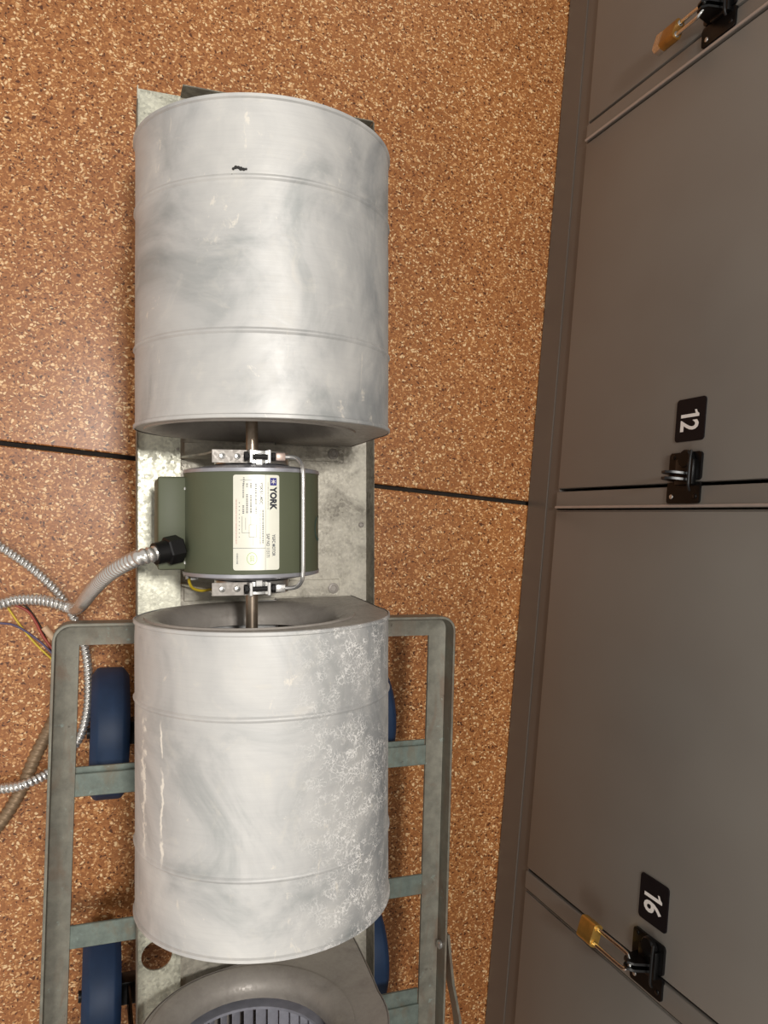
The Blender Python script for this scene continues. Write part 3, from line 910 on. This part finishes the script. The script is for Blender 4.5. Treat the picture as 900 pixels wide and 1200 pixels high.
def cx_(y): return (y - 100) / 1025 * LL          # along the text


def cy_(x): return (x - 45) / 480 * LW            # across the text


def put(s, ya_, yb_, xa_, xb_, mi, bold=0.0):
    vs, fs = text_mesh(s, cx_(ya_), cx_(yb_), cy_(xa_), cy_(xb_), bold)
    ink.add([wrap(x, y, 0.0006) for x, y in vs], fs, mi)


def bar(ya_, yb_, xa_, xb_, mi):
    n = max(1, int(abs(xb_ - xa_) / 30)); vs = []; fs = []
    for k in range(n + 1):
        yy = cy_(xa_ + (xb_ - xa_) * k / n); vs += [wrap(cx_(ya_), yy, 0.00055), wrap(cx_(yb_), yy, 0.00055)]
    for k in range(n): fs.append((2 * k, 2 * k + 1, 2 * k + 3, 2 * k + 2))
    ink.add(vs, fs, mi)


put('YORK', 226, 480, 422, 497, 0, 0.05)
bar(132, 214, 425, 494, 2)
for k in range(3):                                          # small white flake in the blue square
    a = PI * k / 3; c0 = (173, 459); vs = []
    for sx_, sy_ in ((-1, -1), (1, -1), (1, 1), (-1, 1)):
        du, dv = sx_ * 26, sy_ * 3.5; vs.append(wrap(cx_(c0[0] + du * math.cos(a) - dv * math.sin(a)), cy_(c0[1] + du * math.sin(a) + dv * math.cos(a)), 0.0008))
    ink.add(vs, [(0, 1, 2, 3)], 5)
put('YGFC MOTOR', 742, 976, 446, 480, 1, 0.02)
put('SAP NO 113171', 735, 988, 386, 420, 1, 0.012)
put('YSK51-40C', 180, 420, 316, 350, 1, 0.012)
bar(100, 1125, 374, 377, 1); bar(886, 890, 45, 374, 1)
rr = random.Random(3)
for (x, a, b_, mi, hgt, lo, hi) in ((403, 185, 480, 1, 9, 4, 9), (350, 478, 840, 1, 14, 10, 20), (322, 470, 855, 1, 10, 5, 12), (278, 195, 420, 1, 18, 10, 22), (280, 440, 520, 1, 16, 8, 14), (228, 190, 240, 1, 18, 10, 20), (228, 320, 515, 1, 18, 8, 18),
                                  (188, 195, 235, 1, 18, 8, 18), (188, 310, 520, 1, 18, 10, 20), (150, 190, 350, 1, 16, 8, 16), (150, 430, 520, 1, 18, 10, 18), (110, 398, 770, 0, 10, 9, 12), (78, 362, 840, 3, 10, 5, 12), (88, 945, 1060, 1, 16, 6, 12), (155, 128, 205, 1, 14, 8, 18)):
    p = a
    while p < b_:
        l_ = rr.uniform(lo, hi) * 0.55; bar(p, min(p + l_, b_), x - hgt / 2, x + hgt / 2, mi); p += l_ + rr.uniform(5, 9) + (28 if x == 110 else 0)
for (a, b_, c0, d0) in ((635, 770, 208, 211), (635, 770, 282, 285), (635, 638, 208, 285), (767, 770, 208, 285), (545, 725, 136, 139), (722, 725, 136, 215), (560, 690, 172, 175), (545, 640, 225, 227), (770, 860, 250, 252), (156, 159, 120, 240)):
    bar(a, b_, c0, d0, 1)
for (r1, r2) in ((1.0, 0.93),):
    vs = []; N = 40
    for k in range(N):
        a = 2 * PI * k / N
        for r_ in (r1, r2): vs.append(wrap(cx_(1000 + 66 * r_ * math.cos(a)), cy_(238 + 52 * r_ * math.sin(a)), 0.0006))
    ink.add(vs, [(2 * k, 2 * k + 1, (2 * k + 3) % (2 * N), (2 * k + 2) % (2 * N)) for k in range(N)], 4)
put('CCC', 970, 1030, 222, 258, 4, 0.01)
ub(ink, 'lettering', [M['ink'], M['inkgrey'], M['inkblue'], M['inkred'], M['inkgreen'], M['white']], 0, npl)
m = MB(); vs = []; N = 28                                      # teal stamp low on the motor's flank
for k in range(N):
    a = 2 * PI * k / N + 0.2
    for r_ in (0.0135, 0.0115):
        an = math.radians(66) + r_ * math.sin(a) / RM
        vs.append((SX + (RM + 0.0004) * math.sin(an), MY - 0.006 + r_ * math.cos(a), SZ + (RM + 0.0004) * math.cos(an)))
m.add(vs, [(2 * k, 2 * k + 1, (2 * k + 3) % (2 * N), (2 * k + 2) % (2 * N)) for k in range(N - 3)])
ub(m, 'stamp', M['teal'], 0)

# ------------------------------------------------------------------ conduits and wires on the floor
cT, sT = math.cos(TILT), math.sin(TILT)


def conduit(pts, r, mat, label, base, pitch=0.0056, amp=0.0019, group='flexible metal conduits'):
    m = MB(); tube(m, pts, r, 12, pitch / 7, pitch, amp)
    o = m.build('conduit', mat, None, base, 60); o.location = base
    return tag(o, label, 'conduit', group)


g_end = gp + gd * 0.016
ge = g_end
conduit([tuple(gp + gd * 0.010), tuple(gp + gd * 0.022), (0.0360, -0.0460, 0.421), (0.0146, -0.0620, 0.378), (-0.0017, -0.085, 0.31), (-0.0133, -0.1094, 0.22), (-0.0188, -0.1250, 0.12), (-0.0244, -0.1345, 0.05), (-0.0362, -0.1340, 0.0275), (-0.0541, -0.1276, 0.0245), (-0.073, -0.1237, 0.0185), (-0.1009, -0.1235, 0.0085), (-0.1225, -0.1286, 0.0085), (-0.1854, -0.1422, 0.0085), (-0.275, -0.1526, 0.0085)],
        0.0082, M['conduit'], 'shiny metal conduit arching from the motor gland down to the floor', (-0.03, -0.135, 0.0))
conduit([(-0.275, 0.0678, 0.0075), (-0.1854, 0.0, 0.0075), (-0.1225, -0.0476, 0.0075), (-0.0791, -0.0821, 0.0075), (-0.0434, -0.1221, 0.0075), (-0.0207, -0.1661, 0.0075), (-0.0104, -0.2037, 0.0075), (-0.0069, -0.2533, 0.0075), (-0.0104, -0.2963, 0.0075), (-0.023, -0.3319, 0.0075), (-0.0544, -0.3658, 0.014), (-0.0889, -0.3776, 0.027), (-0.1217, -0.3832, 0.018), (-0.1854, -0.3847, 0.0075), (-0.275, -0.3787, 0.0075)],
        0.0072, M['conduit'], 'long metal conduit looping on the floor under the cart rail', (-0.02, -0.25, 0.0), 0.0062)
conduit([(-0.030, -0.248, 0.0095), (-0.0400, -0.267, 0.0095), (-0.0569, -0.304, 0.0095), (-0.0769, -0.3444, 0.0095), (-0.0955, -0.3903, 0.0095), (-0.1225, -0.4345, 0.0095), (-0.1647, -0.4813, 0.0095), (-0.2259, -0.5289, 0.0095)],
        0.0095, M['conduit_old'], 'thicker dusty brown conduit passing beneath the shiny one left of the cart', (-0.08, -0.37, 0.0), 0.0085, 0.0022)


def wire(pts, mat, label, r=0.0013):
    m = MB(); tube(m, pts, r, 8, 0.003)
    o = m.build('wire', mat, None, pts[2], 60); o.location = pts[2]
    return tag(o, label, 'wire', 'loose coloured wires on the floor')


wire([(-0.1144, -0.1331, 0.0016), (-0.0959, -0.1629, 0.0016), (-0.0772, -0.1881, 0.0016), (-0.0571, -0.2101, 0.0016), (-0.0345, -0.2338, 0.0016)], M['yellow'], 'yellow wire on the floor beside the cart corner', 0.0015)
wire([(-0.1079, -0.1290, 0.003), (-0.0882, -0.1402, 0.0032), (-0.077, -0.1574, 0.0032), (-0.0683, -0.1764, 0.0036), (-0.0571, -0.193, 0.0060), (-0.0402, -0.215, 0.006)], M['red'], 'dull red wire on the floor beside the cart corner', 0.0020)
wire([(-0.0992, -0.1290, 0.0016), (-0.0883, -0.1355, 0.0016), (-0.0735, -0.1590, 0.0016), (-0.0645, -0.1803, 0.0016), (-0.0549, -0.2017, 0.0016), (-0.0368, -0.2238, 0.0016)], M['blackp'], 'black wire on the floor between the red and violet ones')
wire([(-0.1862, -0.1520, 0.0014), (-0.1231, -0.1560, 0.0016), (-0.1000, -0.1620, 0.0046), (-0.0736, -0.1830, 0.0040), (-0.060, -0.1974, 0.0046), (-0.0345, -0.2260, 0.006)], M['purple'], 'violet wire crossing over the yellow one on the floor', 0.0016)
m = MB(); tube(m, [(-0.0665, -0.1640, 0.0050), (-0.0549, -0.1790, 0.0050), (-0.030, -0.203, 0.0050)], 0.0048, 12, 0.004)
o = m.build('wire_sleeve', M['tan'], None, (-0.05, -0.18, 0)); o.location = (-0.05, -0.18, 0); tag(o, 'tan insulating sleeve on the floor at the cart corner', 'sleeve')
